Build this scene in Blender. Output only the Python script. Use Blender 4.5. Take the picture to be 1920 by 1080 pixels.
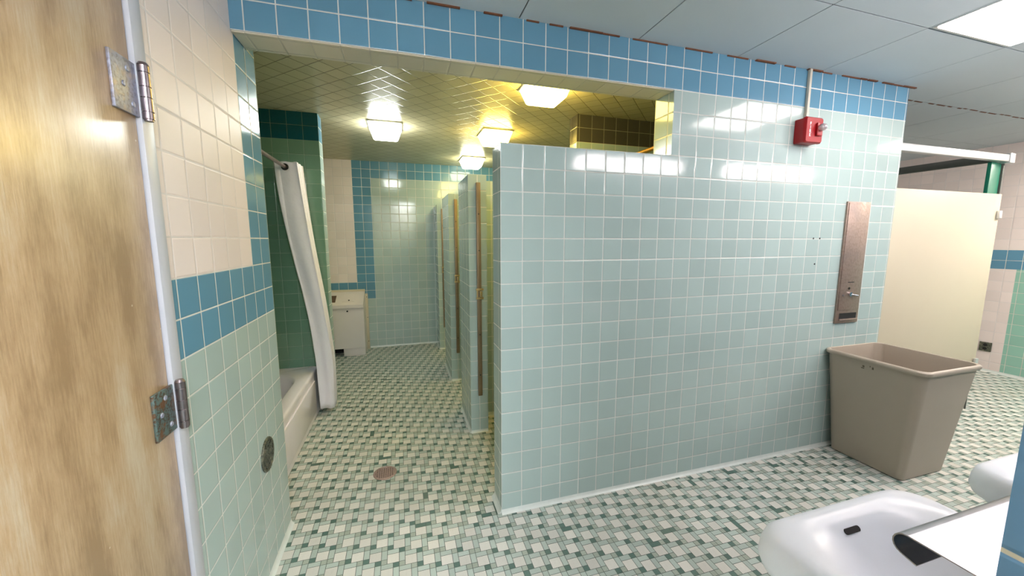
import bpy, bmesh, math, random
from mathutils import Vector, Matrix
random.seed(7)
S = bpy.context.scene
for o in list(bpy.data.objects): bpy.data.objects.remove(o)
COL = S.collection
T = 0.11            # wall tile pitch (m)
H = 2.41            # ceiling height

# ------------------------------------------------------------------ camera, world, exposure
cam = bpy.data.cameras.new('camera'); co = bpy.data.objects.new('camera', cam); COL.objects.link(co)
cam.sensor_fit = 'HORIZONTAL'; cam.sensor_width = 36; cam.lens = 36*701.92/1920; cam.clip_start = 0.02
yaw, pitch = .2896, .1271
f = Vector((math.sin(yaw)*math.cos(pitch), math.cos(yaw)*math.cos(pitch), -math.sin(pitch)))
co.location = (-.4608, -1.7377, 1.4219)
co.rotation_euler = f.to_track_quat('-Z', 'Y').to_euler()
S.camera = co
w = bpy.data.worlds.new('world'); S.world = w; w.use_nodes = True
w.node_tree.nodes['Background'].inputs[0].default_value = (.8, .85, .9, 1)
w.node_tree.nodes['Background'].inputs[1].default_value = .3
S.view_settings.view_transform = 'Standard'; S.view_settings.look = 'None'
S.view_settings.gamma = 1; S.view_settings.use_curve_mapping = False
S.view_settings.exposure = 1.38
L_PANEL = 6.0      # ceiling panel diffuser
L_BAR = 11.0
L_FILL_BACK = 30.0       # added unseen fill panels behind the camera         # bar lights over the sinks
L_WHITE = 12.5      # white glass ceiling lights
L_WARM = 14.0       # warm glass ceiling lights

# ------------------------------------------------------------------ helpers
def srgb(r, g, b):
    return tuple(((c/255)/12.92 if c/255 <= .04045 else ((c/255+.055)/1.055)**2.4) for c in (r, g, b)) + (1,)

class NT:
    def __init__(s, name):
        s.m = bpy.data.materials.new(name); s.m.use_nodes = True
        s.t = s.m.node_tree; s.b = s.t.nodes['Principled BSDF']
    def n(s, typ, **kw):
        nd = s.t.nodes.new(typ)
        for k, v in kw.items(): setattr(nd, k, v)
        return nd
    def link(s, a, b): s.t.links.new(a, b)
    def math(s, op, a, b=None, c=None):
        nd = s.n('ShaderNodeMath', operation=op)
        for i, v in enumerate((a, b, c)):
            if v is None: continue
            if isinstance(v, (int, float)): nd.inputs[i].default_value = v
            else: s.link(v, nd.inputs[i])
        return nd.outputs[0]
    def sstep(s, v, a, b):
        nd = s.n('ShaderNodeMapRange', interpolation_type='SMOOTHSTEP')
        s.link(v, nd.inputs[0]); nd.inputs[1].default_value = a; nd.inputs[2].default_value = b
        return nd.outputs[0]
    def mix(s, fac, a, b, bt='MIX'):
        nd = s.n('ShaderNodeMix', data_type='RGBA', blend_type=bt)
        if isinstance(fac, (int, float)): nd.inputs[0].default_value = fac
        else: s.link(fac, nd.inputs[0])
        for i, v in ((6, a), (7, b)):
            if isinstance(v, tuple): nd.inputs[i].default_value = v
            else: s.link(v, nd.inputs[i])
        return nd.outputs[2]
    def noise(s, vec=None, scale=5, detail=3, rough=.5, obj=True):
        nd = s.n('ShaderNodeTexNoise'); nd.inputs['Scale'].default_value = scale
        nd.inputs['Detail'].default_value = detail; nd.inputs['Roughness'].default_value = rough
        if vec is None and obj:
            tc = s.n('ShaderNodeTexCoord'); vec = tc.outputs['Object']
        if vec is not None: s.link(vec, nd.inputs['Vector'])
        return nd.outputs['Fac']

def plain(name, col, rough=.5, metal=0., coat=0., bump=0., bscale=60, var=.0, vscale=6, spec=.5):
    k = NT(name); k.b.inputs['Roughness'].default_value = rough; k.b.inputs['Metallic'].default_value = metal
    k.b.inputs['Coat Weight'].default_value = coat; k.b.inputs['Specular IOR Level'].default_value = spec
    nz = k.noise(scale=vscale, detail=4)
    dk = tuple(c*(1-var) for c in col[:3]) + (1,); lt = tuple(min(1, c*(1+var*.5)) for c in col[:3]) + (1,)
    k.link(k.mix(nz, dk, lt), k.b.inputs['Base Color'])
    if bump:
        b = k.n('ShaderNodeBump'); b.inputs['Distance'].default_value = bump
        k.link(k.noise(scale=bscale, detail=3), b.inputs['Height']); k.link(b.outputs[0], k.b.inputs['Normal'])
    return k.m

def tile_mat(name, col, grout, rough=.1, diag=False, joint=.016, var=.05, spec=.5, tilt=.0006, wav=.0005):
    k = NT(name)
    uv = k.n('ShaderNodeUVMap'); sep = k.n('ShaderNodeSeparateXYZ')
    src = uv.outputs[0]
    if diag:
        mp = k.n('ShaderNodeMapping'); mp.inputs['Rotation'].default_value = (0, 0, math.pi/4)
        k.link(src, mp.inputs[0]); src = mp.outputs[0]
    k.link(src, sep.inputs[0])
    u = k.math('DIVIDE', sep.outputs[0], T); v = k.math('DIVIDE', sep.outputs[1], T)
    fu = k.math('FRACT', u); fv = k.math('FRACT', v)
    iu = k.math('FLOOR', u); iv = k.math('FLOOR', v)
    cb = k.n('ShaderNodeCombineXYZ'); k.link(iu, cb.inputs[0]); k.link(iv, cb.inputs[1])
    wn = k.n('ShaderNodeTexWhiteNoise'); k.link(cb.outputs[0], wn.inputs[0])
    sc = k.n('ShaderNodeSeparateColor'); k.link(wn.outputs['Color'], sc.inputs[0])
    eu = k.math('MINIMUM', fu, k.math('SUBTRACT', 1, fu)); ev = k.math('MINIMUM', fv, k.math('SUBTRACT', 1, fv))
    d = k.math('MINIMUM', eu, ev)
    m = k.sstep(d, joint, joint+.008)
    dark = tuple(c*(1-var) for c in col[:3])+(1,); lite = tuple(min(1, c*(1+var)) for c in col[:3])+(1,)
    body = k.mix(wn.outputs['Value'], dark, lite)
    gn = k.noise(scale=14, detail=3)
    gcol = k.mix(gn, tuple(c*.72 for c in grout[:3])+(1,), grout)
    k.link(k.mix(m, gcol, body), k.b.inputs['Base Color'])
    r = k.math('MULTIPLY_ADD', m, rough-.7, .7); k.link(r, k.b.inputs['Roughness'])
    h1 = k.math('MULTIPLY', k.sstep(d, joint, joint+.035), .0009)
    t1 = k.math('MULTIPLY', k.math('SUBTRACT', sc.outputs[0], .5), k.math('MULTIPLY', fu, tilt))
    t2 = k.math('MULTIPLY', k.math('SUBTRACT', sc.outputs[1], .5), k.math('MULTIPLY', fv, tilt))
    wv = k.math('MULTIPLY', k.noise(scale=9, detail=1), wav)
    hh = k.math('ADD', k.math('ADD', h1, wv), k.math('ADD', t1, t2))
    b = k.n('ShaderNodeBump'); b.inputs['Distance'].default_value = 1; b.inputs['Strength'].default_value = .9
    k.link(hh, b.inputs['Height']); k.link(b.outputs[0], k.b.inputs['Normal'])
    k.b.inputs['Specular IOR Level'].default_value = spec
    return k.m

def emit(name, col, st, tint=None):
    k = NT(name); k.b.inputs['Base Color'].default_value = tint or col
    k.b.inputs['Emission Color'].default_value = col; k.b.inputs['Emission Strength'].default_value = st
    k.b.inputs['Roughness'].default_value = .35
    return k.m

def mkobj(name, verts, faces, mats, parent=None, mi=None, uvs=None, smooth=False, **props):
    me = bpy.data.meshes.new(name); me.from_pydata([tuple(v) for v in verts], [], faces); me.update()
    for m in (mats if isinstance(mats, (list, tuple)) else [mats]): me.materials.append(m)
    if mi: me.polygons.foreach_set('material_index', mi)
    if uvs:
        l = me.uv_layers.new(name='UVMap'); l.data.foreach_set('uv', [c for q in uvs for c in q])
    if smooth: me.polygons.foreach_set('use_smooth', [True]*len(me.polygons))
    o = bpy.data.objects.new(name, me); COL.objects.link(o)
    if parent is not None: o.parent = parent
    for k, v in props.items(): o[k] = v
    return o

def bmobj(name, bm, mats, parent=None, smooth=None, **props):
    bmesh.ops.recalc_face_normals(bm, faces=bm.faces[:])
    me = bpy.data.meshes.new(name); bm.to_mesh(me); bm.free()
    for m in (mats if isinstance(mats, (list, tuple)) else [mats]): me.materials.append(m)
    if smooth:
        me.polygons.foreach_set('use_smooth', [True]*len(me.polygons))
        me.set_sharp_from_angle(angle=math.radians(smooth))
    o = bpy.data.objects.new(name, me); COL.objects.link(o)
    if parent is not None: o.parent = parent
    for k, v in props.items(): o[k] = v
    return o

def empty(name, loc, **props):
    o = bpy.data.objects.new(name, None); COL.objects.link(o); o.location = loc; o.empty_display_size = .1
    for k, v in props.items(): o[k] = v
    return o

def part(name, bm, mats, parent, smooth=None, **props):
    """mesh given in world coordinates, made a child of an empty placed at parent.location"""
    bmesh.ops.translate(bm, verts=bm.verts[:], vec=-parent.location)
    return bmobj(name, bm, mats, parent, smooth, **props)

def box(bm, a, b, bev=0., mat=0, seg=2):
    a, b = Vector(a), Vector(b); c = (a+b)/2; s = b-a
    r = bmesh.ops.create_cube(bm, size=1, matrix=Matrix.Translation(c) @ Matrix.Diagonal((abs(s.x), abs(s.y), abs(s.z), 1)))
    vs = r['verts']; fs = {x for v in vs for x in v.link_faces}
    for x in fs: x.material_index = mat
    if bev:
        es = {e for v in vs for e in v.link_edges}
        r2 = bmesh.ops.bevel(bm, geom=list(es), offset=bev, segments=seg, affect='EDGES', profile=.5)
        for x in r2['faces']: x.material_index = mat
    return bm

def cyl(bm, p, q, r, r2=None, n=24, mat=0, caps=True):
    p, q = Vector(p), Vector(q); d = q-p
    rot = d.to_track_quat('Z', 'Y').to_matrix().to_4x4()
    k = bmesh.ops.create_cone(bm, cap_ends=caps, segments=n, radius1=r, radius2=r if r2 is None else r2, depth=d.length,
                              matrix=Matrix.Translation((p+q)/2) @ rot)
    for v in k['verts']:
        for x in v.link_faces: x.material_index = mat
    return bm

def loft(bm, rings, close0=False, close1=False, mat=0, cyc=True):
    R = [[bm.verts.new(p) for p in r] for r in rings]
    n = len(R[0])
    for i in range(len(R)-1):
        for j in range(n if cyc else n-1):
            x = bm.faces.new((R[i][j], R[i][(j+1) % n], R[i+1][(j+1) % n], R[i+1][j])); x.material_index = mat
    if close0: bm.faces.new(R[0][::-1]).material_index = mat
    if close1: bm.faces.new(R[-1]).material_index = mat
    return R

def rr(x0, x1, y0, y1, z, r, n=8):
    """rounded rectangle ring, r = radius or 4 radii (x1y1, x0y1, x0y0, x1y0)"""
    if not isinstance(r, (tuple, list)): r = (r,)*4
    out = []
    for (cx, cy, sx, sy, a0), q in zip(((x1, y1, -1, -1, 0), (x0, y1, 1, -1, 90), (x0, y0, 1, 1, 180), (x1, y0, -1, 1, 270)), r):
        for i in range(n+1):
            a = math.radians(a0+90*i/n)
            out.append((cx+sx*q+q*math.cos(a), cy+sy*q+q*math.sin(a), z))
    return out

BOXF = [((0, 3, 2, 1), 2), ((4, 5, 6, 7), 2), ((0, 1, 5, 4), 1), ((2, 3, 7, 6), 1), ((1, 2, 6, 5), 0), ((3, 0, 4, 7), 0)]
def zones(name, zs, mats, kind='structure', **props):
    """a wall as a stack of solid blocks (x0,y0,z0,x1,y1,z1,material[,ox,oy]), UVs in metres on the tile grid"""
    V, F, MI, UV = [], [], [], []
    for z in zs:
        x0, y0, z0, x1, y1, z1, mi = z[:7]; ox, oy = (z[7], z[8]) if len(z) > 7 else (0, 0)
        b = len(V); V += [(x0, y0, z0), (x1, y0, z0), (x1, y1, z0), (x0, y1, z0), (x0, y0, z1), (x1, y0, z1), (x1, y1, z1), (x0, y1, z1)]
        for q, ax in BOXF:
            F.append(tuple(b+i for i in q)); MI.append(mi)
            for i in q:
                p = V[b+i]
                UV.append((p[0]-ox, p[1]-oy) if ax == 2 else (p[0]-ox, p[2]) if ax == 1 else (p[1]-oy, p[2]))
    o = mkobj(name, V, F, mats, mi=MI, uvs=UV, **props)
    o['kind'] = kind
    return o

# ------------------------------------------------------------------ materials
G_W = srgb(226, 226, 218)
tGREEN = tile_mat('tile_green', srgb(172, 191, 187), G_W)
tBLUE = tile_mat('tile_blue', srgb(98, 146, 172), G_W)
tCREAM = tile_mat('tile_cream', srgb(234, 221, 215), srgb(240, 232, 228), rough=.4, spec=.28)
tGREEN_SHADE = tile_mat('tile_green_shaded', srgb(112, 148, 124), srgb(160, 180, 156), joint=.009)  # green tile with the alcove's shade put into its colour
tBLUE_SHADE = tile_mat('tile_blue_shaded', srgb(12, 84, 98), srgb(120, 140, 125), joint=.009)  # blue tile darkened in colour to stand for the alcove's shade
tCEIL = tile_mat('tile_ceiling', srgb(208, 198, 162), srgb(96, 84, 62), rough=.25, diag=True, joint=.012, tilt=.0001, wav=.00004)
tSOFFIT = tile_mat('tile_soffit', srgb(214, 206, 184), srgb(196, 190, 172), rough=.2)
tJADE = tile_mat('tile_jade', srgb(150, 196, 178), srgb(225, 222, 210))
mCOVE = plain('cove_caulk', srgb(215, 222, 216), .25, var=.15, vscale=20)
mWHITE = plain('porcelain', srgb(244, 247, 255), .3, var=.02)
mTUB = plain('tub_enamel', srgb(246, 240, 250), .15, var=.04)
mCEILP = plain('ceiling_panel', srgb(192, 202, 208), .6, var=.05, vscale=1.5)
mSEAM = plain('seam_dark', srgb(46, 48, 48), .9)
mRUST = plain('rust_stain', srgb(120, 74, 50), .9, var=.6, vscale=30)
mFRAME = plain('jamb_paint', srgb(196, 198, 206), .35, var=.08)
mSTEEL = plain('brushed_steel', srgb(176, 176, 182), .34, 1., var=.08, vscale=30)
mCHROME = plain('chrome', srgb(215, 215, 220), .1, 1., var=.05)
mDKMET = plain('dark_metal', srgb(60, 60, 62), .5, .6)
mBLACK = plain('black', srgb(14, 13, 13), .7)
mALU = plain('anodised_rail', srgb(215, 216, 216), .35, .7)
mGREENP = plain('green_enamel', srgb(18, 118, 92), .4, var=.1)
mGREEND = plain('green_enamel_dark', srgb(82, 84, 78), .5, var=.1)
mCREAMP = plain('cream_enamel', srgb(208, 197, 172), .45, var=.02)
mCONV = plain('beige_enamel', srgb(232, 222, 216), .4, var=.03)
mCONVD = plain('beige_backplate', srgb(205, 194, 168), .5, var=.06)
mRED = plain('alarm_red', srgb(156, 6, 18), .35, var=.05)
mREDL = plain('alarm_lettering', srgb(240, 225, 225), .5)
mCOND = plain('raceway_cream', srgb(206, 200, 184), .4)
mCURT = plain('curtain_vinyl', srgb(250, 245, 249), .38, var=.03, bump=.004, bscale=14)
mROD = plain('rod_metal', srgb(140, 122, 114), .3, .8, var=.2, vscale=20)
mBRASS = plain('worn_brass', srgb(142, 122, 96), .45, .45, var=.35, vscale=8)
mKEEP = plain('keeper_brass', srgb(196, 170, 120), .3, .7, var=.2, vscale=50)
mBRASSR = plain('polished_brass', srgb(190, 140, 60), .3, .8)
mDRAIN = plain('drain_metal', srgb(176, 150, 142), .4, .5, var=.2, vscale=60)
mGROUTF = plain('floor_grout', srgb(92, 102, 94), .85, var=.25, vscale=3)

def mosaic(name, col, sp=.12):
    k = NT(name)
    a = k.n('ShaderNodeUVMap'); wn = k.n('ShaderNodeTexWhiteNoise'); k.link(a.outputs[0], wn.inputs[0])
    base = k.mix(wn.outputs['Value'], tuple(c*.86 for c in col[:3])+(1,), tuple(min(1, c*1.1) for c in col[:3])+(1,))
    spk = k.sstep(k.noise(scale=420, detail=2), .35, .65)
    base = k.mix(k.math('MULTIPLY', spk, sp), base, tuple(c*.55 for c in col[:3])+(1,))
    worn = k.sstep(k.noise(scale=1.7, detail=4), .45, .75)
    base = k.mix(k.math('MULTIPLY', worn, .14), base, srgb(176, 166, 140))
    k.link(base, k.b.inputs['Base Color']); k.b.inputs['Roughness'].default_value = .42
    return k.m
fBIG = mosaic('mosaic_pale', srgb(214, 212, 203), .14)
fBAR = mosaic('mosaic_light_green', srgb(176, 190, 181), .08)
fMID = mosaic('mosaic_speckled', srgb(168, 178, 164), .4)
fDARK = mosaic('mosaic_deep_green', srgb(86, 116, 106), .2)

# door veneer: rotary-cut birch figure under varnish
k = NT('door_veneer')
tc = k.n('ShaderNodeTexCoord'); mp = k.n('ShaderNodeMapping'); mp.inputs['Scale'].default_value = (1, 2.4, .9)
k.link(tc.outputs['Object'], mp.inputs[0])
n1 = k.noise(mp.outputs[0], 3.0, 8, .68)
mp2 = k.n('ShaderNodeMapping'); mp2.inputs['Scale'].default_value = (1, 60, 4); k.link(tc.outputs['Object'], mp2.inputs[0])
n2 = k.noise(mp2.outputs[0], 4, 6, .7)
wv = k.n('ShaderNodeTexWave', bands_direction='Y'); wv.inputs['Scale'].default_value = 1.3; wv.inputs['Distortion'].default_value = 9
wv.inputs['Detail'].default_value = 4; k.link(mp.outputs[0], wv.inputs['Vector'])
fac = k.math('ADD', k.math('MULTIPLY', n1, .7), k.math('ADD', k.math('MULTIPLY', n2, .35), k.math('MULTIPLY', wv.outputs['Fac'], .08)))
rp = k.n('ShaderNodeValToRGB'); k.link(fac, rp.inputs[0])
rp.color_ramp.elements[0].position = .46; rp.color_ramp.elements[0].color = srgb(166, 136, 100)
rp.color_ramp.elements[1].position = .76; rp.color_ramp.elements[1].color = srgb(216, 200, 174)
e = rp.color_ramp.elements.new(.6); e.color = srgb(198, 168, 130)
vo = k.n('ShaderNodeTexVoronoi'); vo.inputs['Scale'].default_value = 9; k.link(tc.outputs['Object'], vo.inputs['Vector'])
chip = k.math('LESS_THAN', vo.outputs['Distance'], .02)
k.link(k.mix(k.math('MULTIPLY', chip, .8), rp.outputs[0], srgb(225, 212, 190)), k.b.inputs['Base Color'])
k.b.inputs['Roughness'].default_value = .38; k.b.inputs['Coat Weight'].default_value = .6; k.b.inputs['Coat Roughness'].default_value = .25
bp = k.n('ShaderNodeBump'); bp.inputs['Distance'].default_value = .0005; k.link(n2, bp.inputs['Height']); k.link(bp.outputs[0], k.b.inputs['Normal'])
mDOOR = k.m

# worn hinge plates: pitted steel with rust
def worn_plate(name, c1, c2, c3, sc1=150, sc2=45):
    k = NT(name); nz = k.noise(scale=sc1, detail=5); nb = k.noise(scale=sc2, detail=4)
    c = k.mix(k.sstep(nz, .45, .62), c1, c2); c = k.mix(k.sstep(nb, .5, .7), c, c3)
    k.link(c, k.b.inputs['Base Color']); k.b.inputs['Metallic'].default_value = .55; k.b.inputs['Roughness'].default_value = .42
    b = k.n('ShaderNodeBump'); b.inputs['Distance'].default_value = .0015; k.link(nz, b.inputs['Height']); k.link(b.outputs[0], k.b.inputs['Normal'])
    return k.m
mHINGE1 = worn_plate('hinge_steel', srgb(170, 174, 194), srgb(148, 148, 162), srgb(184, 176, 178))
mHINGE2 = worn_plate('hinge_steel_rusted', srgb(110, 132, 130), srgb(95, 80, 66), srgb(132, 92, 62))
mPLATE = worn_plate('dispenser_steel', srgb(160, 140, 128), srgb(150, 130, 118), srgb(138, 124, 118), 60, 5)
mKNUCK = plain('hinge_barrel', srgb(150, 138, 140), .3, .9, var=.35, vscale=40)
mGRATE = worn_plate('grate_bronze', srgb(110, 112, 98), srgb(60, 62, 54), srgb(140, 138, 120))

mTRASH = plain('bin_plastic', srgb(172, 160, 144), .45, var=.05, vscale=3, bump=.0004, bscale=200)
mTRIM_ = plain('bin_inside', srgb(190, 172, 158), .5)

def glass_light(name, col, st):
    k = NT(name); k.b.inputs['Base Color'].default_value = (.9, .9, .86, 1)
    wvn = k.n('ShaderNodeTexNoise'); wvn.inputs['Scale'].default_value = 60
    k.b.inputs['Emission Color'].default_value = col; k.b.inputs['Emission Strength'].default_value = st
    k.b.inputs['Roughness'].default_value = .25
    b = k.n('ShaderNodeBump'); b.inputs['Distance'].default_value = .002; k.link(wvn.outputs['Fac'], b.inputs['Height']); k.link(b.outputs[0], k.b.inputs['Normal'])
    return k.m
mGL_W = glass_light('glass_white_lit', (.96, 1, .95, 1), L_WHITE)
mGL_N = glass_light('glass_neutral_lit', (1, .96, .62, 1), L_WHITE*.7)
mGL_Y = glass_light('glass_warm_lit', (1, .74, .16, 1), L_WARM)
mPANEL = emit('panel_diffuser', (1, .9, .86, 1), L_PANEL)
mFILLB = emit('fill_diffuser_back', (.90, .95, 1, 1), L_FILL_BACK)
mFILLR = emit('fill_diffuser_far', (1, .9, .78, 1), 22.0)  # diffuser of the added fill panel at the far end
mBAR = emit('bar_diffuser', (1, .885, .885, 1), L_BAR)

# ------------------------------------------------------------------ setting: floor
FX0, FX1, FY0, FY1 = -2.1, 5.75, -3.1, 3.6
V = [(FX0, FY0, -.1), (FX1, FY0, -.1), (FX1, FY1, -.1), (FX0, FY1, -.1), (FX0, FY0, -.0012), (FX1, FY0, -.0012), (FX1, FY1, -.0012), (FX0, FY1, -.0012)]
F = [q for q, _ in BOXF]; MI = [0]*6; UV = [(0, 0)]*24
c = .0257; g = .0011
def mtile(i, j, wx, wy, mi):
    x0, y0 = i*c, j*c
    if x0 < FX0 or y0 < FY0 or x0+wx*c > FX1 or y0+wy*c > FY1: return
    b = len(V); x1, y1 = x0+wx*c-g, y0+wy*c-g; x0 += g; y0 += g
    V.extend([(x0, y0, 0), (x1, y0, 0), (x1, y1, 0), (x0, y1, 0)]); F.append((b, b+1, b+2, b+3)); MI.append(mi)
    u = (random.random()*50, random.random()*50); UV.extend([u]*4)
for j in range(int(FY0/c)-1, int(FY1/c)+2):
    for i in range(int(FX0/c)-1, int(FX1/c)+2):
        p = (i+3*j) % 10
        if p == 0: mtile(i, j, 2, 2, 1)
        elif p == 2: mtile(i, j, 1, 2, 2 if random.random() > .015 else 4)
        elif p == 6: mtile(i, j, 2, 1, 2 if random.random() > .015 else 4)
        elif p == 8:
            q = random.random(); da = 4 if q < .42 else 3; db = 4 if .42 <= q < .84 else 3
            mtile(i, j, 1, 1, da); mtile(i+1, j, 1, 1, db)
mkobj('floor', V, F, [mGROUTF, fBIG, fBAR, fMID, fDARK], mi=MI, uvs=UV, kind='structure')

# ------------------------------------------------------------------ setting: walls
WL = -1.036
X_END = 2.76
wm = [tGREEN, tBLUE, tCREAM, tSOFFIT]
# centre wall: half wall, tall wall to its right, beam over the opening
zones('wall_center', [
    (0, 0, 0, .94, .15, 1.87, 0, 0, .04),
    (.94, 0, 0, X_END, .15, 20*T, 0, 0, -.07),
    (.94, 0, 20*T, X_END, .15, H, 1, 0, -.07),
    (X_END-.15, .15, 0, X_END, 3.45, 20*T, 0, 0, 0),
    (X_END-.15, .15, 20*T, X_END, 3.45, H, 1, 0, 0),
], wm)
bm = bmesh.new(); 
zones('wall_center_beam', [(WL, .0, 20*T, .94, .15, H, 1)], wm)
zones('trim_1', [(WL+.002, .003, 20*T-.006, .937, .147, 20*T+.0, 0, 0, .02)], [tSOFFIT])
# left wall with the door opening (y -1.52 .. -.605, to z 2.12)
zl = []
def left_zone(y0, y1, z0, z1, m): zl.append((WL-.2, y0, z0, WL, y1, z1, m, 0, .02))
DY0, DY1, DZ = -1.53, -.606, 2.12
left_zone(DY1, .24, 0, 10*T, 0); left_zone(DY1, .24, 10*T, 12*T, 1)
left_zone(DY1, .02, 12*T, H, 2); left_zone(.02, .24, 12*T, H, 1)
left_zone(DY0, DY1, DZ, H, 2)
left_zone(-3.0, DY0, 0, 10*T, 0); left_zone(-3.0, DY0, 10*T, 12*T, 1); left_zone(-3.0, DY0, 12*T, H, 2)
zones('wall_left', zl, wm)
# tub alcove: near return, long wall, end wall
AX = -1.95
zones('wall_alcove_back', [(AX-.1, .0, 0, AX, 3.45, 20*T, 0, 0, 0), (AX-.1, .0, 20*T, AX, 3.45, H, 1, 0, 0)], [tGREEN_SHADE, tBLUE_SHADE])
zones('wall_alcove_near', [(AX, .12, 0, WL-.2, .24, 20*T, 0, 0, 0), (AX, .12, 20*T, WL-.2, .24, H, 1, 0, 0)], [tGREEN_SHADE, tBLUE_SHADE])
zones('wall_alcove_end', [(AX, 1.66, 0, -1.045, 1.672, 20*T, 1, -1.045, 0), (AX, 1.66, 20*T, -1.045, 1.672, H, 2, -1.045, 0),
                          (AX, 1.672, 0, -1.045, 1.80, 20*T, 0, -1.045, 1.66), (AX, 1.672, 20*T, -1.045, 1.80, H, 3, -1.045, 1.66)], [tGREEN, tGREEN_SHADE, tBLUE_SHADE, tBLUE])
# far wall
FYW = 3.45
fw = lambda x0, x1, z0, z1, m: (x0, FYW, z0, x1, FYW+.12, z1, m, -.785, 0)
zones('wall_far', [fw(AX-.1, -.785-2*T, 0, 7*T, 0), fw(AX-.1, -.785-2*T, 7*T, 8*T, 1), fw(AX-.1, -.785-2*T, 8*T, H, 2),
                   fw(-.785-2*T, -.785, 0, 6*T, 0), fw(-.785-2*T, -.785, 6*T, H, 1),
                   fw(-.785, X_END, 0, 20*T, 0), fw(-.785, X_END, 20*T, H, 1)], wm)
# stall pilasters and the divider between the first stalls
def pil(name, y0, y1):
    zones(name, [(0, y0, 0, .128, y1, 1.865, 0, -.045, y0)], wm)
pil('wall_stall_near', .86, 1.30); pil('wall_stall_middle', 1.95, 2.48); pil('wall_stall_far', 3.12, 3.45)
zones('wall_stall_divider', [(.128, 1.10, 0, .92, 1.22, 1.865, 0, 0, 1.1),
                             (.92, 1.09, 0, X_END-.15, 1.22, 20*T, 0, .94, 1.09), (.92, 1.09, 20*T, X_END-.15, 1.22, H, 4, .94, 1.09)], wm+[tile_mat('tile_blue_dimmed', srgb(82, 78, 72), srgb(150, 145, 120))])  # top blue rows painted dark to imitate the dim light there
# stall room on the right
zones('wall_right', [(5.63, .47, 0, 5.75, 3.45, 1.12, 2), (5.63, -3.0, 0, 5.75, .47, 1.12, 4), (5.63, -3.0, 1.12, 5.75, 3.45, 12*T, 1), (5.63, -3.0, 12*T, 5.75, 3.45, H, 2)], wm+[tJADE])
zones('wall_right_stalls_back', [(X_END, 1.9, 0, 5.63, 2.0, H, 2)], wm)
# sink wall (only its end face is seen) and the wall behind the camera
zones('wall_sink', [(-.07, -1.76, 0, 5.63, -1.61, H, 0, -.07, -1.675)], [tile_mat('tile_blue_near', srgb(72, 106, 128), srgb(176, 166, 140), rough=.2, joint=.012)])
zones('wall_back', [(-2.1, -3.1, 0, 5.75, -3.0, 10*T, 0), (-2.1, -3.1, 10*T, 5.75, -3.0, 12*T, 1), (-2.1, -3.1, 12*T, 5.75, -3.0, H, 2)], wm)

# cove strips at the foot of the walls
def cove(name, p, q, nrm, h=.03, d=.018):
    p, q, nrm = Vector(p), Vector(q), Vector(nrm)
    bm = bmesh.new()
    prof = [(0, 0), (d, 0), (d*.45, h*.18), (d*.15, h*.5), (0, h)]
    rings = [[tuple(e + nrm*a + Vector((0, 0, b))) for a, b in prof] for e in (p, q)]
    loft(bm, rings, True, True)
    bmobj(name, bm, mCOVE, smooth=50, kind='structure')
cove('baseboard_center', (-.0, 0, 0), (X_END, 0, 0), (0, -1, 0), .022, .014)
cove('baseboard_halfwall_end', (0, 0, 0), (0, .15, 0), (-1, 0, 0), .03, .02)
cove('baseboard_left', (WL, -.56, 0), (WL, .24, 0), (1, 0, 0), .026, .014)
cove('baseboard_far', (-.88, FYW, 0), (0, FYW, 0), (0, -1, 0), .02, .012)
for nm, y0, y1 in (('near', .86, 1.30), ('middle', 1.95, 2.48), ('far', 3.12, 3.45)):
    cove('baseboard_stall_'+nm, (0, y0, 0), (0, y1, 0), (-1, 0, 0), .025, .012)
    cove('baseboard_stall_'+nm+'_end', (0, y0, 0), (.128, y0, 0), (0, -1, 0), .02, .01)
cove('baseboard_divider', (.128, 1.10, 0), (.92, 1.10, 0), (0, -1, 0), .03, .01)
cove('baseboard_right', (5.63, -1.6, 0), (5.63, 1.9, 0), (-1, 0, 0), .025, .015)

# ------------------------------------------------------------------ ceilings
V, F, MI = [], [], []
def addbox(a, b, mi):
    n = len(V); x0, y0, z0 = a; x1, y1, z1 = b
    V.extend([(x0, y0, z0), (x1, y0, z0), (x1, y1, z0), (x0, y1, z0), (x0, y0, z1), (x1, y0, z1), (x1, y1, z1), (x0, y1, z1)])
    for q, _ in BOXF: F.append(tuple(n+i for i in q)); MI.append(mi)
def ceil_patch(X0, X1, Y0, Y1):
    addbox((X0, Y0, H+.004), (X1, Y1, H+.1), 1)
    i0 = math.floor((X0-.09)/.622)
    i = i0
    while .09+.622*i < X1:
        j = math.floor((Y0+.475)/.62)
        while -.475+.62*j < Y1:
            x0 = max(X0, .09+.622*i+.0028); x1 = min(X1, .09+.622*(i+1)-.0028)
            y0 = max(Y0, -.475+.62*j+.0028); y1 = min(Y1, -.475+.62*(j+1)-.0028)
            if x1-x0 > .01 and y1-y0 > .01: addbox((x0, y0, H), (x1, y1, H+.004), 0)
            j += 1
        i += 1
ceil_patch(-2.1, 5.75, -3.1, 0)
ceil_patch(X_END, 5.75, 0, 2.0)
mkobj('ceiling', V, F, [mCEILP, mSEAM], mi=MI, kind='structure')
zones('ceiling_tiled', [(AX-.1, .0, H, X_END, 3.6, H+.1, 0)], [tCEIL])
# stained strips at the ceiling line
bm = bmesh.new()
x = -.9
while x < X_END+.02:
    l = random.uniform(.05, .22); dd = .004 + (.006 if x < 1.2 else .012)*random.random()
    box(bm, (x, -dd, H-.006), (min(x+l, X_END+.05), 0, H)); x += l + random.uniform(.0, .12)
bmobj('trim_2', bm, mRUST, kind='structure')
bm = bmesh.new(); x = X_END+.01
while x < 5.2:
    l = random.uniform(.02, .1); y = .145+random.uniform(-.006, .006)
    box(bm, (x, y-.004, H-.0015), (x+l, y+.006, H+.0005)); x += l+random.uniform(.01, .09)
bmobj('trim_3', bm, mRUST, kind='structure')

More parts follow.
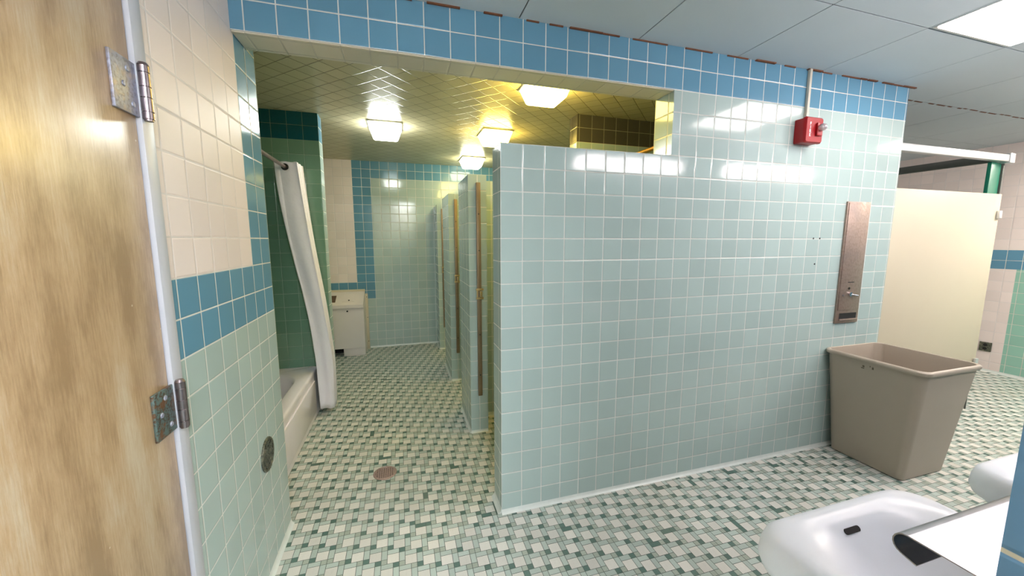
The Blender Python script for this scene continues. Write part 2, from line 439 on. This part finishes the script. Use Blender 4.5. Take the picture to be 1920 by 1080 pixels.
bm = bmesh.new()
loft(bm, [[(x, 3.30, H-.001), (x, 3.449, H-.001), (x, 3.449, H-.028)] for x in (-1.345, -1.318)], True, True)
bmobj('trim_5', bm, mRUST, kind='structure')

# ------------------------------------------------------------------ door in the left wall
bm = bmesh.new()
box(bm, (WL-.16, DY1-.004, 0), (WL+.008, DY1+.04, DZ+.04), .002)
box(bm, (WL-.16, DY0-.04, 0), (WL+.008, DY0+.004, DZ+.04), .002)
box(bm, (WL-.16, DY0, DZ-.004), (WL+.008, DY1, DZ+.04), .002)
bmobj('trim_4', bm, mFRAME, smooth=30, kind='structure')
bm = bmesh.new(); box(bm, (WL-.045, DY0+.008, .008), (WL-.001, DY1-.009, DZ-.008), .0015)
door = bmobj('door_1', bm, mDOOR, smooth=30, kind='structure')
def hinge(zc, m, name='hinge'):
    h = .122; yk = -.600; xk = WL+.0165
    bm = bmesh.new()
    ya, yb = -.690, yk-.0105
    for sx in (0,):
        ring = []
        box(bm, (WL-.001, ya, zc-h/2+.002), (WL+.0055, yb+.002, zc+h/2-.002), .0012)
    p = bmobj(name, bm, m, door, smooth=30)
    bm = bmesh.new()
    z = zc-h/2
    for i, frac in enumerate((.14, .26, .2, .26, .14)):
        cyl(bm, (xk, yk, z+.0012), (xk, yk, z+h*frac-.0012), .0115, n=20); z += h*frac
    cyl(bm, (xk, yk, zc-h/2-.003), (xk, yk, zc+h/2+.003), .009, n=16)
    cyl(bm, (xk, yk, zc+h/2), (xk, yk, zc+h/2+.006), .0115, .008, n=16)
    bmobj('hinge_barrel', bm, mKNUCK, p, smooth=40)
    for dz, dy in ((.037, -.028), (0, -.045), (-.037, -.02)) if m is mHINGE1 else ((.037, -.035), (0, -.055), (-.037, -.022)):
        bm = bmesh.new()
        cyl(bm, (WL+.0055, yk+dy-.01, zc+dz), (WL+.0078, yk+dy-.01, zc+dz), .0068, .005, n=16)
        box(bm, (WL+.0077, yk+dy-.011, zc+dz-.004), (WL+.0082, yk+dy-.009, zc+dz+.004))
        bmobj('screw', bm, mHINGE1, p, smooth=40)
hinge(1.765, mHINGE1); hinge(.998, mHINGE2)

# ------------------------------------------------------------------ round grate on the left wall
gy, gz, gr = -.005, .515, .072
root = empty('wall_grate', (WL, gy, gz), label='round tarnished metal cover set low in the green tiled wall', category='wall cover')
bm = bmesh.new()
rings = []
for r, d in ((gr, 0), (gr, .004), (gr*.96, .007), (gr*.86, .007), (gr*.84, .0045), (gr*.5, .005), (gr*.2, .006)):
    rings.append([(WL+d, gy+r*math.cos(a*math.tau/40), gz+r*math.sin(a*math.tau/40)) for a in range(40)])
loft(bm, rings, True, True)
part('cover_plate', bm, mGRATE, root, smooth=35)
bm = bmesh.new()
for i in range(-3, 4):
    yy = gy+i*gr*.23; hh = math.sqrt(max(0, (gr*.8)**2-(yy-gy)**2))
    box(bm, (WL+.0045, yy-.003, gz-hh), (WL+.009, yy+.003, gz+hh), .001)
for i in (-1, 0, 1):
    zz = gz+i*gr*.4; hh = math.sqrt((gr*.8)**2-(zz-gz)**2)
    box(bm, (WL+.0045, gy-hh, zz-.003), (WL+.008, gy+hh, zz+.003), .001)
part('grille', bm, mGRATE, root)

# ------------------------------------------------------------------ floor drain
root = empty('floor_drain', (-.598, .537, 0), label='round pinkish metal drain grate in the mosaic floor', category='drain')
bm = bmesh.new(); dx, dy = -.598, .537
rings = []
for r, z in ((.069, .0), (.069, .003), (.066, .0045), (.058, .0045), (.056, .0015)):
    rings.append([(dx+r*math.cos(a*math.tau/40), dy+r*math.sin(a*math.tau/40), z) for a in range(40)])
loft(bm, rings)
part('rim', bm, mDRAIN, root, smooth=35)
bm = bmesh.new(); cyl(bm, (dx, dy, .0002), (dx, dy, .0012), .057, n=36); part('drain_hole', bm, mBLACK, root)
bm = bmesh.new()
for i in range(-4, 5):
    o_ = i*.0125; hh = math.sqrt(.057**2-o_**2)
    box(bm, (dx+o_-.0028, dy-hh, .001), (dx+o_+.0028, dy+hh, .0042)); box(bm, (dx-hh, dy+o_-.0028, .001), (dx+hh, dy+o_+.0028, .0041))
part('grate', bm, mDRAIN, root)

# ------------------------------------------------------------------ bathtub
tx0, tx1, ty0, ty1, tz = AX, -1.16, .24, 1.66, .37
root = empty('bathtub', ((tx0+tx1)/2, (ty0+ty1)/2, 0), label='white enamelled bathtub built into the green tiled alcove', category='bathtub')
bm = bmesh.new()
e_ = .002
rings = [rr(tx0+e_, tx1, ty0+e_, ty1-e_, 0, .004), rr(tx0+e_, tx1-.004, ty0+e_, ty1-e_, tz-.03, .004), rr(tx0+e_, tx1-.004, ty0+e_, ty1-e_, tz-.012, .008),
         rr(tx0+e_, tx1-.009, ty0+e_, ty1-e_, tz-.003, .014), rr(tx0+e_, tx1-.02, ty0+e_, ty1-e_, tz, .02),
         rr(tx0+.06, tx1-.085, ty0+.09, ty1-.13, tz, .24), rr(tx0+.066, tx1-.097, ty0+.1, ty1-.14, tz-.006, .235),
         rr(tx0+.075, tx1-.108, ty0+.11, ty1-.15, tz-.03, .225), rr(tx0+.10, tx1-.13, ty0+.15, ty1-.19, tz-.20, .20),
         rr(tx0+.13, tx1-.155, ty0+.2, ty1-.25, tz-.30, .17), rr(tx0+.19, tx1-.21, ty0+.3, ty1-.33, tz-.325, .13)]
loft(bm, rings, True, True)
part('tub_body', bm, mTUB, root, smooth=50)
bm = bmesh.new()   # raised border on the apron
box(bm, (tx1-.008, ty0+.16, .045), (tx1+.006, ty1-.16, .30), .005, seg=3)
part('apron_panel', bm, mTUB, root, smooth=50)

# shower rod and curtain
RX, RZ = -1.25, 1.957
root = empty('shower_rod', (RX, .95, RZ), label='brown metal shower rod over the bathtub', category='shower rod')
bm = bmesh.new(); cyl(bm, (RX, .245, RZ), (RX, 1.655, RZ), .0125, n=24); part('rod', bm, mROD, root, smooth=40)
for yy, s in ((.241, 1), (1.659, -1)):
    bm = bmesh.new(); cyl(bm, (RX, yy, RZ), (RX, yy+s*.012, RZ), .028, .02, n=24); part('flange', bm, mROD, root, smooth=40)

root = empty('shower_curtain', (RX, 1.52, .05), label='white vinyl shower curtain bunched at the end of its rod', category='curtain')
NF = 5; NS = 20
zt = [(1.995-z_)/1.95 for z_ in [1.995-.004*q for q in range(20)]] + [(1.995-1.915)/1.95 + (1-(1.995-1.915)/1.95)*q/38 for q in range(39)]
rows = len(zt)-1
Vc, Fc = [], []
npt = NF*2*NS+1
for r in range(rows+1):
    t = zt[r]; z = 1.995+(.045-1.995)*t
    k_ = min(1, t/.82); sm = k_*k_*(3-2*k_)*.6 + k_*.4
    cx = RX+.005+(.165)*sm; amp = .078+(.056-.078)*sm + .003*math.sin(math.pi*t)
    y0 = 1.455+.055*sm; y1 = 1.635
    if z < .40: cx = max(cx, -1.083)
    for i in range(npt):
        s = i/(npt-1); ph = s*NF*2
        seg = int(ph); fr = ph-seg
        tri = 1-2*abs((ph % 2)-1)                       # -1..1 zigzag
        tri = math.sin(tri*math.pi/2)*.55+tri*.45
        wob = .003*math.sin(9*t+i*.16)+.003*math.sin(17*t+i*.5)*t
        X = cx - amp*tri*(1 if i else 1) + wob*.6
        Y = y0+(y1-y0)*s + .007*math.sin(ph*math.pi*3+2*t)*(.35+.65*t) + .004*math.sin(11*t+ph*2) + wob*.5
        if z < .42: X = max(X, -1.148+.004)
        Vc.append((X, Y, z+.002*math.sin(i*.7)))
for r in range(rows):
    for i in range(npt-1):
        a = r*npt+i; q = (a, a+1, a+npt+1, a+npt)
        cxm = sum(Vc[n_][0] for n_ in q)/4; czm = sum(Vc[n_][2] for n_ in q)/4
        if (cxm-RX)**2+(czm-RZ)**2 > .019**2: Fc.append(q)          # eyelet hole round the rod
L = root.location
ob = mkobj('curtain_cloth', [Vector(v)-L for v in Vc], Fc, mCURT, root, smooth=True)
md = ob.modifiers.new('thick', 'SOLIDIFY'); md.thickness = .0016
for s in range(NF*2):
    bm = bmesh.new()
    yy = 1.455+(1.635-1.455)*(s+.5)/(NF*2)
    R_ = [[(RX+(.0205+.0045*math.cos(b))*math.cos(a*math.tau/20), yy+.004*math.sin(b), RZ+(.0205+.0045*math.cos(b))*math.sin(a*math.tau/20)) for a in range(20)] for b in (0, 1.57, 3.14, 4.71, 6.283)]
    loft(bm, R_)
    part('grommet', bm, mDKMET, root, smooth=60)

# ------------------------------------------------------------------ convector cabinet against the far wall
hx0, hx1, hy0, hy1 = -1.72, -.915, 3.11, 3.45
root = empty('convector_cabinet', ((hx0+hx1)/2, hy1, 0), label='beige metal convector cabinet with sloped top on the far wall', category='heater')
bm = bmesh.new()
prof = [(hy0+.01, .10), (hy0+.01, .60), (hy0-.012, .605), (hy0-.012, .645), (hy0+.02, .66), (hy1-.09, .765), (hy1-.03, .765), (hy1-.03, .10)]
loft(bm, [[(x, y, z) for y, z in prof] for x in (hx0, hx1)], True, True)
part('body', bm, mCONV, root, smooth=25)
bm = bmesh.new(); box(bm, (-1.165, hy0+.02, 0), (hx1-.002, hy1-.05, .10), .002); box(bm, (hx0, hy0+.25, 0), (-1.165, hy1-.05, .10))
part('kick_plate', bm, mCONV, root, smooth=25)
bm = bmesh.new(); box(bm, (hx0, hy0+.2, .001), (-1.17, hy0+.248, .099)); part('kick_recess', bm, mBLACK, root)
bm = bmesh.new(); box(bm, (hx0-.03, hy1-.03, .0), (hx1+.03, hy1-.001, .73), .002); box(bm, (hx0-.03, hy1-.026, .73), (hx1-.0, hy1-.001, .79), .002)
part('back_plate', bm, mCONVD, root, smooth=25)
sl = Vector((0, (hy1-.09)-(hy0+.02), .105)).normalized(); nn = Vector((0, -sl.z, sl.y))
def slope_box(x0, x1, s0, s1, th, lift=0):
    o_ = Vector((0, hy0+.02, .66)); bm = bmesh.new(); R_ = []
    for x in (x0, x1):
        ring = [o_+sl*s0+nn*lift, o_+sl*s1+nn*lift, o_+sl*s1+nn*(lift+th), o_+sl*s0+nn*(lift+th)]
        R_.append([(x, p.y, p.z) for p in ring])
    loft(bm, R_, True, True); return bm
part('control_door', slope_box(-1.155, -1.02, .03, .215, .004), mCONV, root)
part('control_knob', slope_box(-1.09, -1.075, .05, .065, .010), mBLACK, root)
bm = slope_box(-1.42, -1.235, .03, .18, .003)
part('air_grille', bm, plain('grille_brown', srgb(96, 74, 58), .6, var=.5, vscale=90), root)
bm = bmesh.new(); cyl(bm, (-1.10, hy0+.012, .565), (-1.10, hy0+.003, .565), .010, n=20); part('lock', bm, mBLACK, root, smooth=40)
for z in (.1, .42, .69):
    bm = bmesh.new(); cyl(bm, (hx1+.018, hy1-.028, z), (hx1+.018, hy1-.033, z), .005, n=12); part('screw', bm, mDKMET, root)

# ------------------------------------------------------------------ brass strips with latch keepers on the stall pilasters
def strip(y, lab):
    root = empty('stall_door_strip', (.065, y, 1.05), label=lab, category='metal strip', group='brass strips on the tiled stall posts')
    bm = bmesh.new(); box(bm, (.052, y-.022, .292), (.082, y-.0005, 1.812), .002); part('strip', bm, mBRASS, root, smooth=30)
    bm = bmesh.new()
    box(bm, (.042, y-.036, 1.008), (.094, y-.022, 1.022), .001); box(bm, (.042, y-.036, 1.070), (.094, y-.022, 1.084), .001)
    box(bm, (.046, y-.036, 1.012), (.053, y-.022, 1.078), .001); box(bm, (.066, y-.044, 1.025), (.084, y-.022, 1.065), .002)
    part('latch_keeper', bm, mKEEP, root, smooth=30, label='small brass latch keeper')
    for z in (.45, .75, 1.35, 1.6):
        bm = bmesh.new(); cyl(bm, (.067, y-.022, z), (.067, y-.0245, z), .0045, n=12); part('screw', bm, mDKMET, root)
strip(.86, 'worn brass strip on the nearest tiled stall post'); strip(1.95, 'worn brass strip on the middle tiled stall post'); strip(3.12, 'worn brass strip on the farthest tiled stall post')
root = empty('brass_rod', (1.05, .6, 1.98), label='brass rod high up behind the tiled half wall', category='rod')
bm = bmesh.new(); cyl(bm, (1.05, .151, 1.98), (1.05, 1.089, 1.98), .0125, n=20); part('rod', bm, mBRASSR, root, smooth=40)
for yy, s in ((.151, 1), (1.089, -1)):
    bm = bmesh.new(); cyl(bm, (1.05, yy, 1.98), (1.05, yy+s*.01, 1.98), .025, n=20); part('flange', bm, mBRASSR, root, smooth=40)

# ------------------------------------------------------------------ fire alarm strobe and its raceway
ax0, ax1, az0, az1 = 1.795, 1.925, 1.985, 2.122
root = empty('fire_alarm', ((ax0+ax1)/2, 0, (az0+az1)/2), label='red fire alarm strobe mounted high on the green tiled wall', category='fire alarm')
bm = bmesh.new()
def yring(x0, x1, z0, z1, y, r): return [(a, y, b) for a, b, _ in rr(x0, x1, z0, z1, 0, r, 5)]
loft(bm, [yring(ax0, ax1, az0, az1, -.0005, .008), yring(ax0, ax1, az0, az1, -.05, .008)], True, True)
part('back_box', bm, mRED, root, smooth=40)
bm = bmesh.new()
loft(bm, [yring(ax0-.003, ax1+.004, az0-.003, az1+.004, -.05, .01), yring(ax0-.003, ax1+.004, az0-.003, az1+.004, -.062, .01), yring(ax0+.003, ax1-.002, az0+.003, az1-.002, -.07, .01)], True, True)
part('faceplate', bm, mRED, root, smooth=40)
bm = bmesh.new(); box(bm, (1.868, -.082, 2.02), (1.912, -.069, 2.095), .006); part('strobe_mount', bm, mRED, root, smooth=40)
bm = bmesh.new()
bmesh.ops.create_uvsphere(bm, u_segments=20, v_segments=12, radius=.021, matrix=Matrix.Translation((1.89, -.092, 2.065)) @ Matrix.Diagonal((1, 1.2, 1, 1)))
kk = NT('strobe_lens'); kk.b.inputs['Base Color'].default_value = (.85, .87, .9, 1); kk.b.inputs['Roughness'].default_value = .05; kk.b.inputs['Metallic'].default_value = .3
kk.b.inputs['Transmission Weight'].default_value = .6
part('strobe_lens', bm, kk.m, root, smooth=60)
def text(name, s, size, loc, rot, mat, parent, ext=.0004):
    cu = bpy.data.curves.new(name, 'FONT'); cu.body = s; cu.size = size; cu.extrude = ext; cu.align_x = 'CENTER'; cu.align_y = 'CENTER'; cu.offset = .0006
    tmp = bpy.data.objects.new(name, cu); COL.objects.link(tmp)
    dg = bpy.context.evaluated_depsgraph_get(); me = bpy.data.meshes.new_from_object(tmp.evaluated_get(dg))
    bpy.data.objects.remove(tmp); me.materials.clear(); me.materials.append(mat)
    o = bpy.data.objects.new(name, me); COL.objects.link(o); o.parent = parent
    o.location = Vector(loc)-parent.location; o.rotation_euler = rot
    return o
for i, ch in enumerate('FIRE'):
    text('lettering', ch, .024, (1.826, -.0705, 2.086-i*.0205), (math.pi/2, 0, 0), mREDL, root)
root = empty('wire_raceway', (1.867, 0, 2.41), label='thin cream wire raceway running up from the red alarm', category='conduit')
bm = bmesh.new()
box(bm, (1.858, -.018, 2.17), (1.876, -.0005, H-.001), .003)
rings = [[(x+dx, y, z) for x, y in ((1.858, -.018), (1.876, -.018), (1.876, -.0005), (1.858, -.0005))] for dx, z in ((0, 2.17), (.0, 2.165), (-.002, 2.15), (.004, 2.1225))]
loft(bm, [[(a-.0, b, c_) for a, b, c_ in r] for r in rings], True, True)
part('raceway', bm, mCOND, root, smooth=30)

# ------------------------------------------------------------------ recessed steel dispenser
sx0, sx1, sz0, sz1 = 2.295, 2.507, .87, 1.668
root = empty('napkin_dispenser', ((sx0+sx1)/2, 0, sz0), label='tall narrow tarnished steel dispenser plate on the tiled wall above the bin', category='dispenser')
bm = bmesh.new()
box(bm, (sx0, -.012, sz0), (sx1, -.0005, sz1), .0025)
part('frame', bm, mPLATE, root, smooth=30)
bm = bmesh.new(); box(bm, (sx0+.008, -.016, sz0+.09), (sx1-.008, -.012, sz1-.008), .001); part('front_door', bm, mPLATE, root, smooth=30)
bm = bmesh.new(); box(bm, (sx0+.03, -.0128, sz0+.028), (sx1-.02, -.0122, sz0+.068)); part('slot', bm, mBLACK, root)
bm = bmesh.new(); box(bm, (sx0+.025, -.022, sz0+.018), (sx1-.015, -.012, sz0+.03), .003); part('slot_lip', bm, mPLATE, root, smooth=30)
bm = bmesh.new(); cyl(bm, (2.395, -.016, 1.065), (2.395, -.026, 1.065), .014, n=20); cyl(bm, (2.395, -.02, 1.065), (2.445, -.034, 1.056), .006, n=14)
part('turn_handle', bm, mCHROME, root, smooth=40)
bm = bmesh.new(); cyl(bm, (2.385, -.016, 1.105), (2.385, -.0185, 1.105), .008, n=16); part('keyhole', bm, mBLACK, root)
bm = bmesh.new(); box(bm, (2.37, -.0172, 1.143), (2.425, -.016, 1.148)); part('coin_slot', bm, mDKMET, root)
bm = bmesh.new(); cyl(bm, (2.335, -.016, 1.06), (2.335, -.019, 1.06), .007, n=14); part('rivet', bm, mKNUCK, root)
for i, (hx, hz) in enumerate(((2.038, 1.433), (2.093, 1.433), (2.07, 1.271))):
    bm = bmesh.new(); cyl(bm, (hx, -.0012, hz), (hx, 0, hz), .0055, n=14)
    bmobj('screw_hole', bm, mBLACK, label=('left', 'right', 'lower single')[i]+(' of two small dark screw holes in the green wall' if i < 2 else ' small dark screw hole in the green wall'),
          category='screw hole', group='screw holes left of the dispenser')

# ------------------------------------------------------------------ trash can
root = empty('trash_can', (2.5, -.26, 0), label='open tan rectangular plastic trash can standing against the tiled wall', category='trash can')
bx0, bx1, by0, by1 = 2.335, 2.735, -.425, -.035
qx0, qx1, qy0, qy1 = 2.235, 2.735, -.515, -.012
bm = bmesh.new(); th = .712
def lr(t, z, r, ins=0):
    L_ = lambda a, b: a+(b-a)*t
    return rr(L_(bx0, qx0)+ins, L_(bx1, qx1)-ins, L_(by0, qy0)+ins, L_(by1, qy1)-ins, z, r, 8)
rings = [lr(.0, 0.0, .03, .012), lr(.02, .006, .035), lr(.5, .35, .042), lr(.93, .665, .045), lr(.935, .668, .045, -.0)]
rings += [lr(1, .684, .05, .004), lr(1, .685, .05, -.008), lr(1, .690, .05, -.011), lr(1, .704, .05, -.011), lr(1, th-.002, .05, -.006), lr(1, th, .05, 0), lr(1, th-.003, .046, .006)]
rings += [lr(.95, .66, .045, .012), lr(.5, .35, .04, .012), lr(.03, .03, .035, .014)]
loft(bm, rings, True, True)
part('bin_body', bm, mTRASH, root, smooth=40)
mSCUFF = plain('scuff', srgb(92, 84, 66), .7)
# small scuffs on the side below the rim
for y_, z_, a_, b_ in ((-.226, .654, .005, .005), (-.222, .642, .008, .003), (-.274, .655, .004, .008), (-.260, .662, .002, .004)):
    xs = bx0+(qx0-bx0)*(z_/.712)+.001
    bm = bmesh.new(); box(bm, (xs-.0015, y_-a_, z_-b_), (xs+.003, y_+a_, z_+b_)); part('scuff_mark', bm, mSCUFF, root)

# ------------------------------------------------------------------ sinks
mOVER = plain('overflow_dark', srgb(24, 18, 18), .6, var=.5, vscale=90)
def sink(xc, lab):
    root = empty('wall_sink_basin', (xc, -1.61, .62), label=lab, category='sink', group='white wall-hung sinks')
    x0, x1, y0, y1, z = xc-.26, xc+.26, -1.608, -1.152, .80
    rf = lambda r: (r, r, .01, .01)
    def R_(i, z_, r, yi=None): return rr(x0+i, x1-i, y0, y1-(i if yi is None else yi), z_, rf(r), 10)
    rings = [R_(.16, z-.19, .08, .17), R_(.12, z-.165, .09, .12), R_(.06, z-.12, .09, .06), R_(.018, z-.092, .08, .018), R_(.005, z-.078, .075),
             R_(.0, z-.06, .075), R_(.002, z-.035, .075), R_(.008, z-.014, .073), R_(.018, z-.004, .07), R_(.032, z, .064)]
    # bowl: deep D, wide back ledge
    def B(i, z_, r, back): return rr(x0+i, x1-i, y0+back, y1-i*.9, z_, (r, r, r*.6, r*.6), 10)
    rings += [B(.045, z-.0005, .10, .115), B(.056, z-.004, .11, .122), B(.07, z-.012, .12, .13), B(.09, z-.03, .125, .14), B(.12, z-.065, .12, .155), B(.155, z-.10, .10, .18), B(.195, z-.125, .05, .205), B(.215, z-.13, .03, .215)]
    bm = bmesh.new(); loft(bm, rings, True, True)
    part('basin', bm, mWHITE, root, smooth=70)
    bm = bmesh.new()
    # overflow slot in the front wall of the bowl
    yc, zc = y1-.0725, z-.0215; xs = xc-.03
    sn = Vector((0, .55, 1)).normalized(); along = Vector((0, -sn.z, sn.y)) * 1
    ring0, ring1 = [], []
    n_ = Vector((0, -.707, .707)); up = Vector((0, .707, .707))
    for a in range(24):
        t_ = a*math.tau/24; cx = (.017 if math.cos(t_) > 0 else -.017)
        p = Vector((xs, yc, zc)) + Vector((cx+.006*math.cos(t_), 0, 0)) + up*.006*math.sin(t_)
        ring0.append(tuple(p-n_*.012)); ring1.append(tuple(p+n_*.0025))
    loft(bm, [ring0, ring1], True, True)
    part('overflow_slot', bm, mOVER, root)
    bm = bmesh.new(); cyl(bm, (xc, -1.33, z-.1305), (xc, -1.33, z-.127), .024, n=24); part('drain', bm, mCHROME, root, smooth=40)
    bm = bmesh.new(); cyl(bm, (xc, -1.42, .42), (xc, -1.42, z-.18), .018, n=20); cyl(bm, (xc, -1.609, .43), (xc, -1.42, .43), .018, n=20)
    part('drain_pipe', bm, mCHROME, root, smooth=40)
sink(.515, 'large white sink in front, under the steel shelf'); sink(1.29, 'white sink farther along, mostly cut off by the picture edge')

# ------------------------------------------------------------------ steel shelf with rolled front edge
SX0, SX1, SZ = .225, .86, 1.0
root = empty('steel_shelf', (SX0, -1.61, SZ), label='polished steel shelf with rolled front edge over the nearest sink', category='shelf')
prof = [(-1.609, SZ), (-1.432, SZ)]
for a in range(0, 9):
    t_ = math.radians(90-a*20); prof.append((-1.4315+.0165*math.cos(t_), SZ-.0165+.0165*math.sin(t_)))
prof += [(-1.4445, SZ-.0375)]
inn = []
for i, (y, z) in enumerate(prof):
    a = Vector(prof[max(0, i-1)]); b = Vector(prof[min(len(prof)-1, i+1)]); d = (b-a).normalized()
    inn.append((y+d.y*.0018, z-d.x*.0018))
full = prof+inn[::-1]
bm = bmesh.new(); loft(bm, [[(x, y, z) for y, z in full] for x in (SX0, SX1)], True, True)
part('shelf_sheet', bm, mSTEEL, root, smooth=35)
for x in (SX0+.03, SX1-.03):
    bm = bmesh.new()
    pf = [(-1.609, SZ-.002), (-1.47, SZ-.002), (-1.475, SZ-.012), (-1.54, SZ-.03), (-1.585, SZ-.07), (-1.609, SZ-.12)]
    loft(bm, [[(x+d, y, z) for y, z in pf] for d in (-.002, .002)], True, True)
    box(bm, (x-.012, -1.609, SZ-.004), (x+.012, -1.475, SZ-.002))
    part('bracket', bm, mCHROME, root)

# ------------------------------------------------------------------ toilet stall on the right
root = empty('stall_headrail', (X_END, .06, 2.05), label='aluminium headrail over the cream toilet stall door', category='rail')
bm = bmesh.new(); box(bm, (X_END+.001, .03, 2.024), (4.09, .07, 2.076), .004); part('rail', bm, mALU, root, smooth=30)
bm = bmesh.new(); box(bm, (4.06, .022, 2.014), (4.125, .078, 2.086), .004); part('corner_bracket', bm, mALU, root, smooth=30)
root = empty('stall_side_rail', (4.05, 1.0, 2.05), label='dark side rail running back over the toilet stall', category='rail')
bm = bmesh.new(); box(bm, (4.02, .079, 2.03), (4.06, 1.899, 2.09), .003); part('rail', bm, mGREEND, root, smooth=30)
root = empty('stall_pilaster', (4.03, .08, 0), label='green enamelled post beside the cream stall door', category='stall post')
bm = bmesh.new(); box(bm, (3.95, .071, 0.06), (4.08, .095, 2.023), .003); part('post', bm, mGREENP, root, smooth=30)
bm = bmesh.new(); box(bm, (4.082, .06, 0.0), (4.096, .10, 2.013), .002); part('edge_strip', bm, mGREEND, root, smooth=30)
bm = bmesh.new(); box(bm, (3.945, .066, 0), (4.0815, .10, .058), .003); part('shoe', bm, mALU, root, smooth=30)
root = empty('stall_door', (3.4, .05, .3), label='plain cream toilet stall door hung right of the tiled wall', category='stall door')
bm = bmesh.new(); box(bm, (X_END+.012, .035, .30), (4.058, .06, 1.778), .003); part('panel', bm, mCREAMP, root, smooth=30)
for z in (1.62, .43):
    bm = bmesh.new(); box(bm, (4.02, .018, z-.03), (4.06, .0345, z+.03), .003); cyl(bm, (4.068, .05, z-.03), (4.068, .05, z+.03), .009, n=16)
    part('hinge', bm, mALU, root, smooth=30)
root = empty('wall_outlet', (5.63, .595, .27), label='small square metal outlet plate low on the far cream wall', category='outlet')
bm = bmesh.new(); box(bm, (5.622, .55, .22), (5.6295, .64, .32), .002); part('plate', bm, mGRATE, root, smooth=30)
bm = bmesh.new(); cyl(bm, (5.6225, .595, .29), (5.6185, .595, .29), .016, n=16); part('socket', bm, mBLACK, root)
bm = bmesh.new(); cyl(bm, (5.6225, .595, .25), (5.6185, .595, .25), .016, n=16); part('socket', bm, mBLACK, root)

# ------------------------------------------------------------------ lights
def glasslight(x, y, m, lab, grp='square glass ceiling lights'):
    root = empty('ceiling_light', (x, y, H), label=lab, category='ceiling light', group=grp)
    bm = bmesh.new(); box(bm, (x-.142, y-.142, H-.012), (x+.142, y+.142, H-.0005), .002); part('base', bm, mALU, root, smooth=30)
    bm = bmesh.new()
    q = lambda h, z, r: rr(x-h, x+h, y-h, y+h, z, r, 4)
    loft(bm, [q(.134, H-.0125, .01), q(.128, H-.03, .012), q(.104, H-.098, .016), q(.096, H-.106, .016), q(.05, H-.106, .01)], True, True)
    part('glass_shade', bm, m, root, smooth=35)
glasslight(-.545, 1.84, mGL_W, 'lit white square ceiling light, alone on the left above the mosaic floor')
glasslight(.425, 1.79, mGL_Y, 'lit yellowish square ceiling light, second from the tiled beam')
glasslight(.47, .63, mGL_Y, 'lit yellowish square ceiling light nearest the tiled beam')
glasslight(.425, 2.96, mGL_N, 'lit white square ceiling light nearest the far wall')
def panel(x0, y0, x1, y1, lab, m=None):
    root = empty('ceiling_panel_light', ((x0+x1)/2, (y0+y1)/2, H), label=lab, category='ceiling light', group='flat square panel lights')
    bm = bmesh.new(); box(bm, (x0, y0, H-.004), (x1, y1, H-.0006)); part('frame', bm, mALU, root)
    bm = bmesh.new(); box(bm, (x0+.012, y0+.012, H-.007), (x1-.012, y1-.012, H-.004)); part('diffuser', bm, m or mPANEL, root)
panel(1.966, -1.085, 2.57, -.487, 'bright square light panel flush in the ceiling of the sink room')
panel(4.45, -1.085, 5.06, -.487, 'added fill light panel, out of view above the far end of the sink room', mFILLR)  # unseen panel added to brighten the stall room
panel(1.34, -2.94, 1.95, -2.34, 'added fill light panel, out of view in the ceiling beyond the sink wall', mFILLB)  # unseen panel added as fill
panel(-.53, -2.94, .08, -2.34, 'added fill light panel, out of view in the ceiling behind the camera', mFILLB)  # second unseen fill panel, added behind the camera
def barlight(x0, x1, lab):
    root = empty('bar_light', ((x0+x1)/2, -1.61, 2.14), label=lab, category='wall light', group='bar lights above the sinks')
    bm = bmesh.new(); box(bm, (x0-.02, -1.609, 2.07), (x1+.02, -1.56, 2.22), .004); part('housing', bm, mALU, root, smooth=30)
    bm = bmesh.new(); box(bm, (x0, -1.559, 2.085), (x1, -1.49, 2.205), .02, seg=4); part('diffuser', bm, mBAR, root, smooth=40)
barlight(1.12, 2.30, 'long white bar light on the sink wall, nearer one'); barlight(2.87, 4.05, 'long white bar light on the sink wall, farther one')
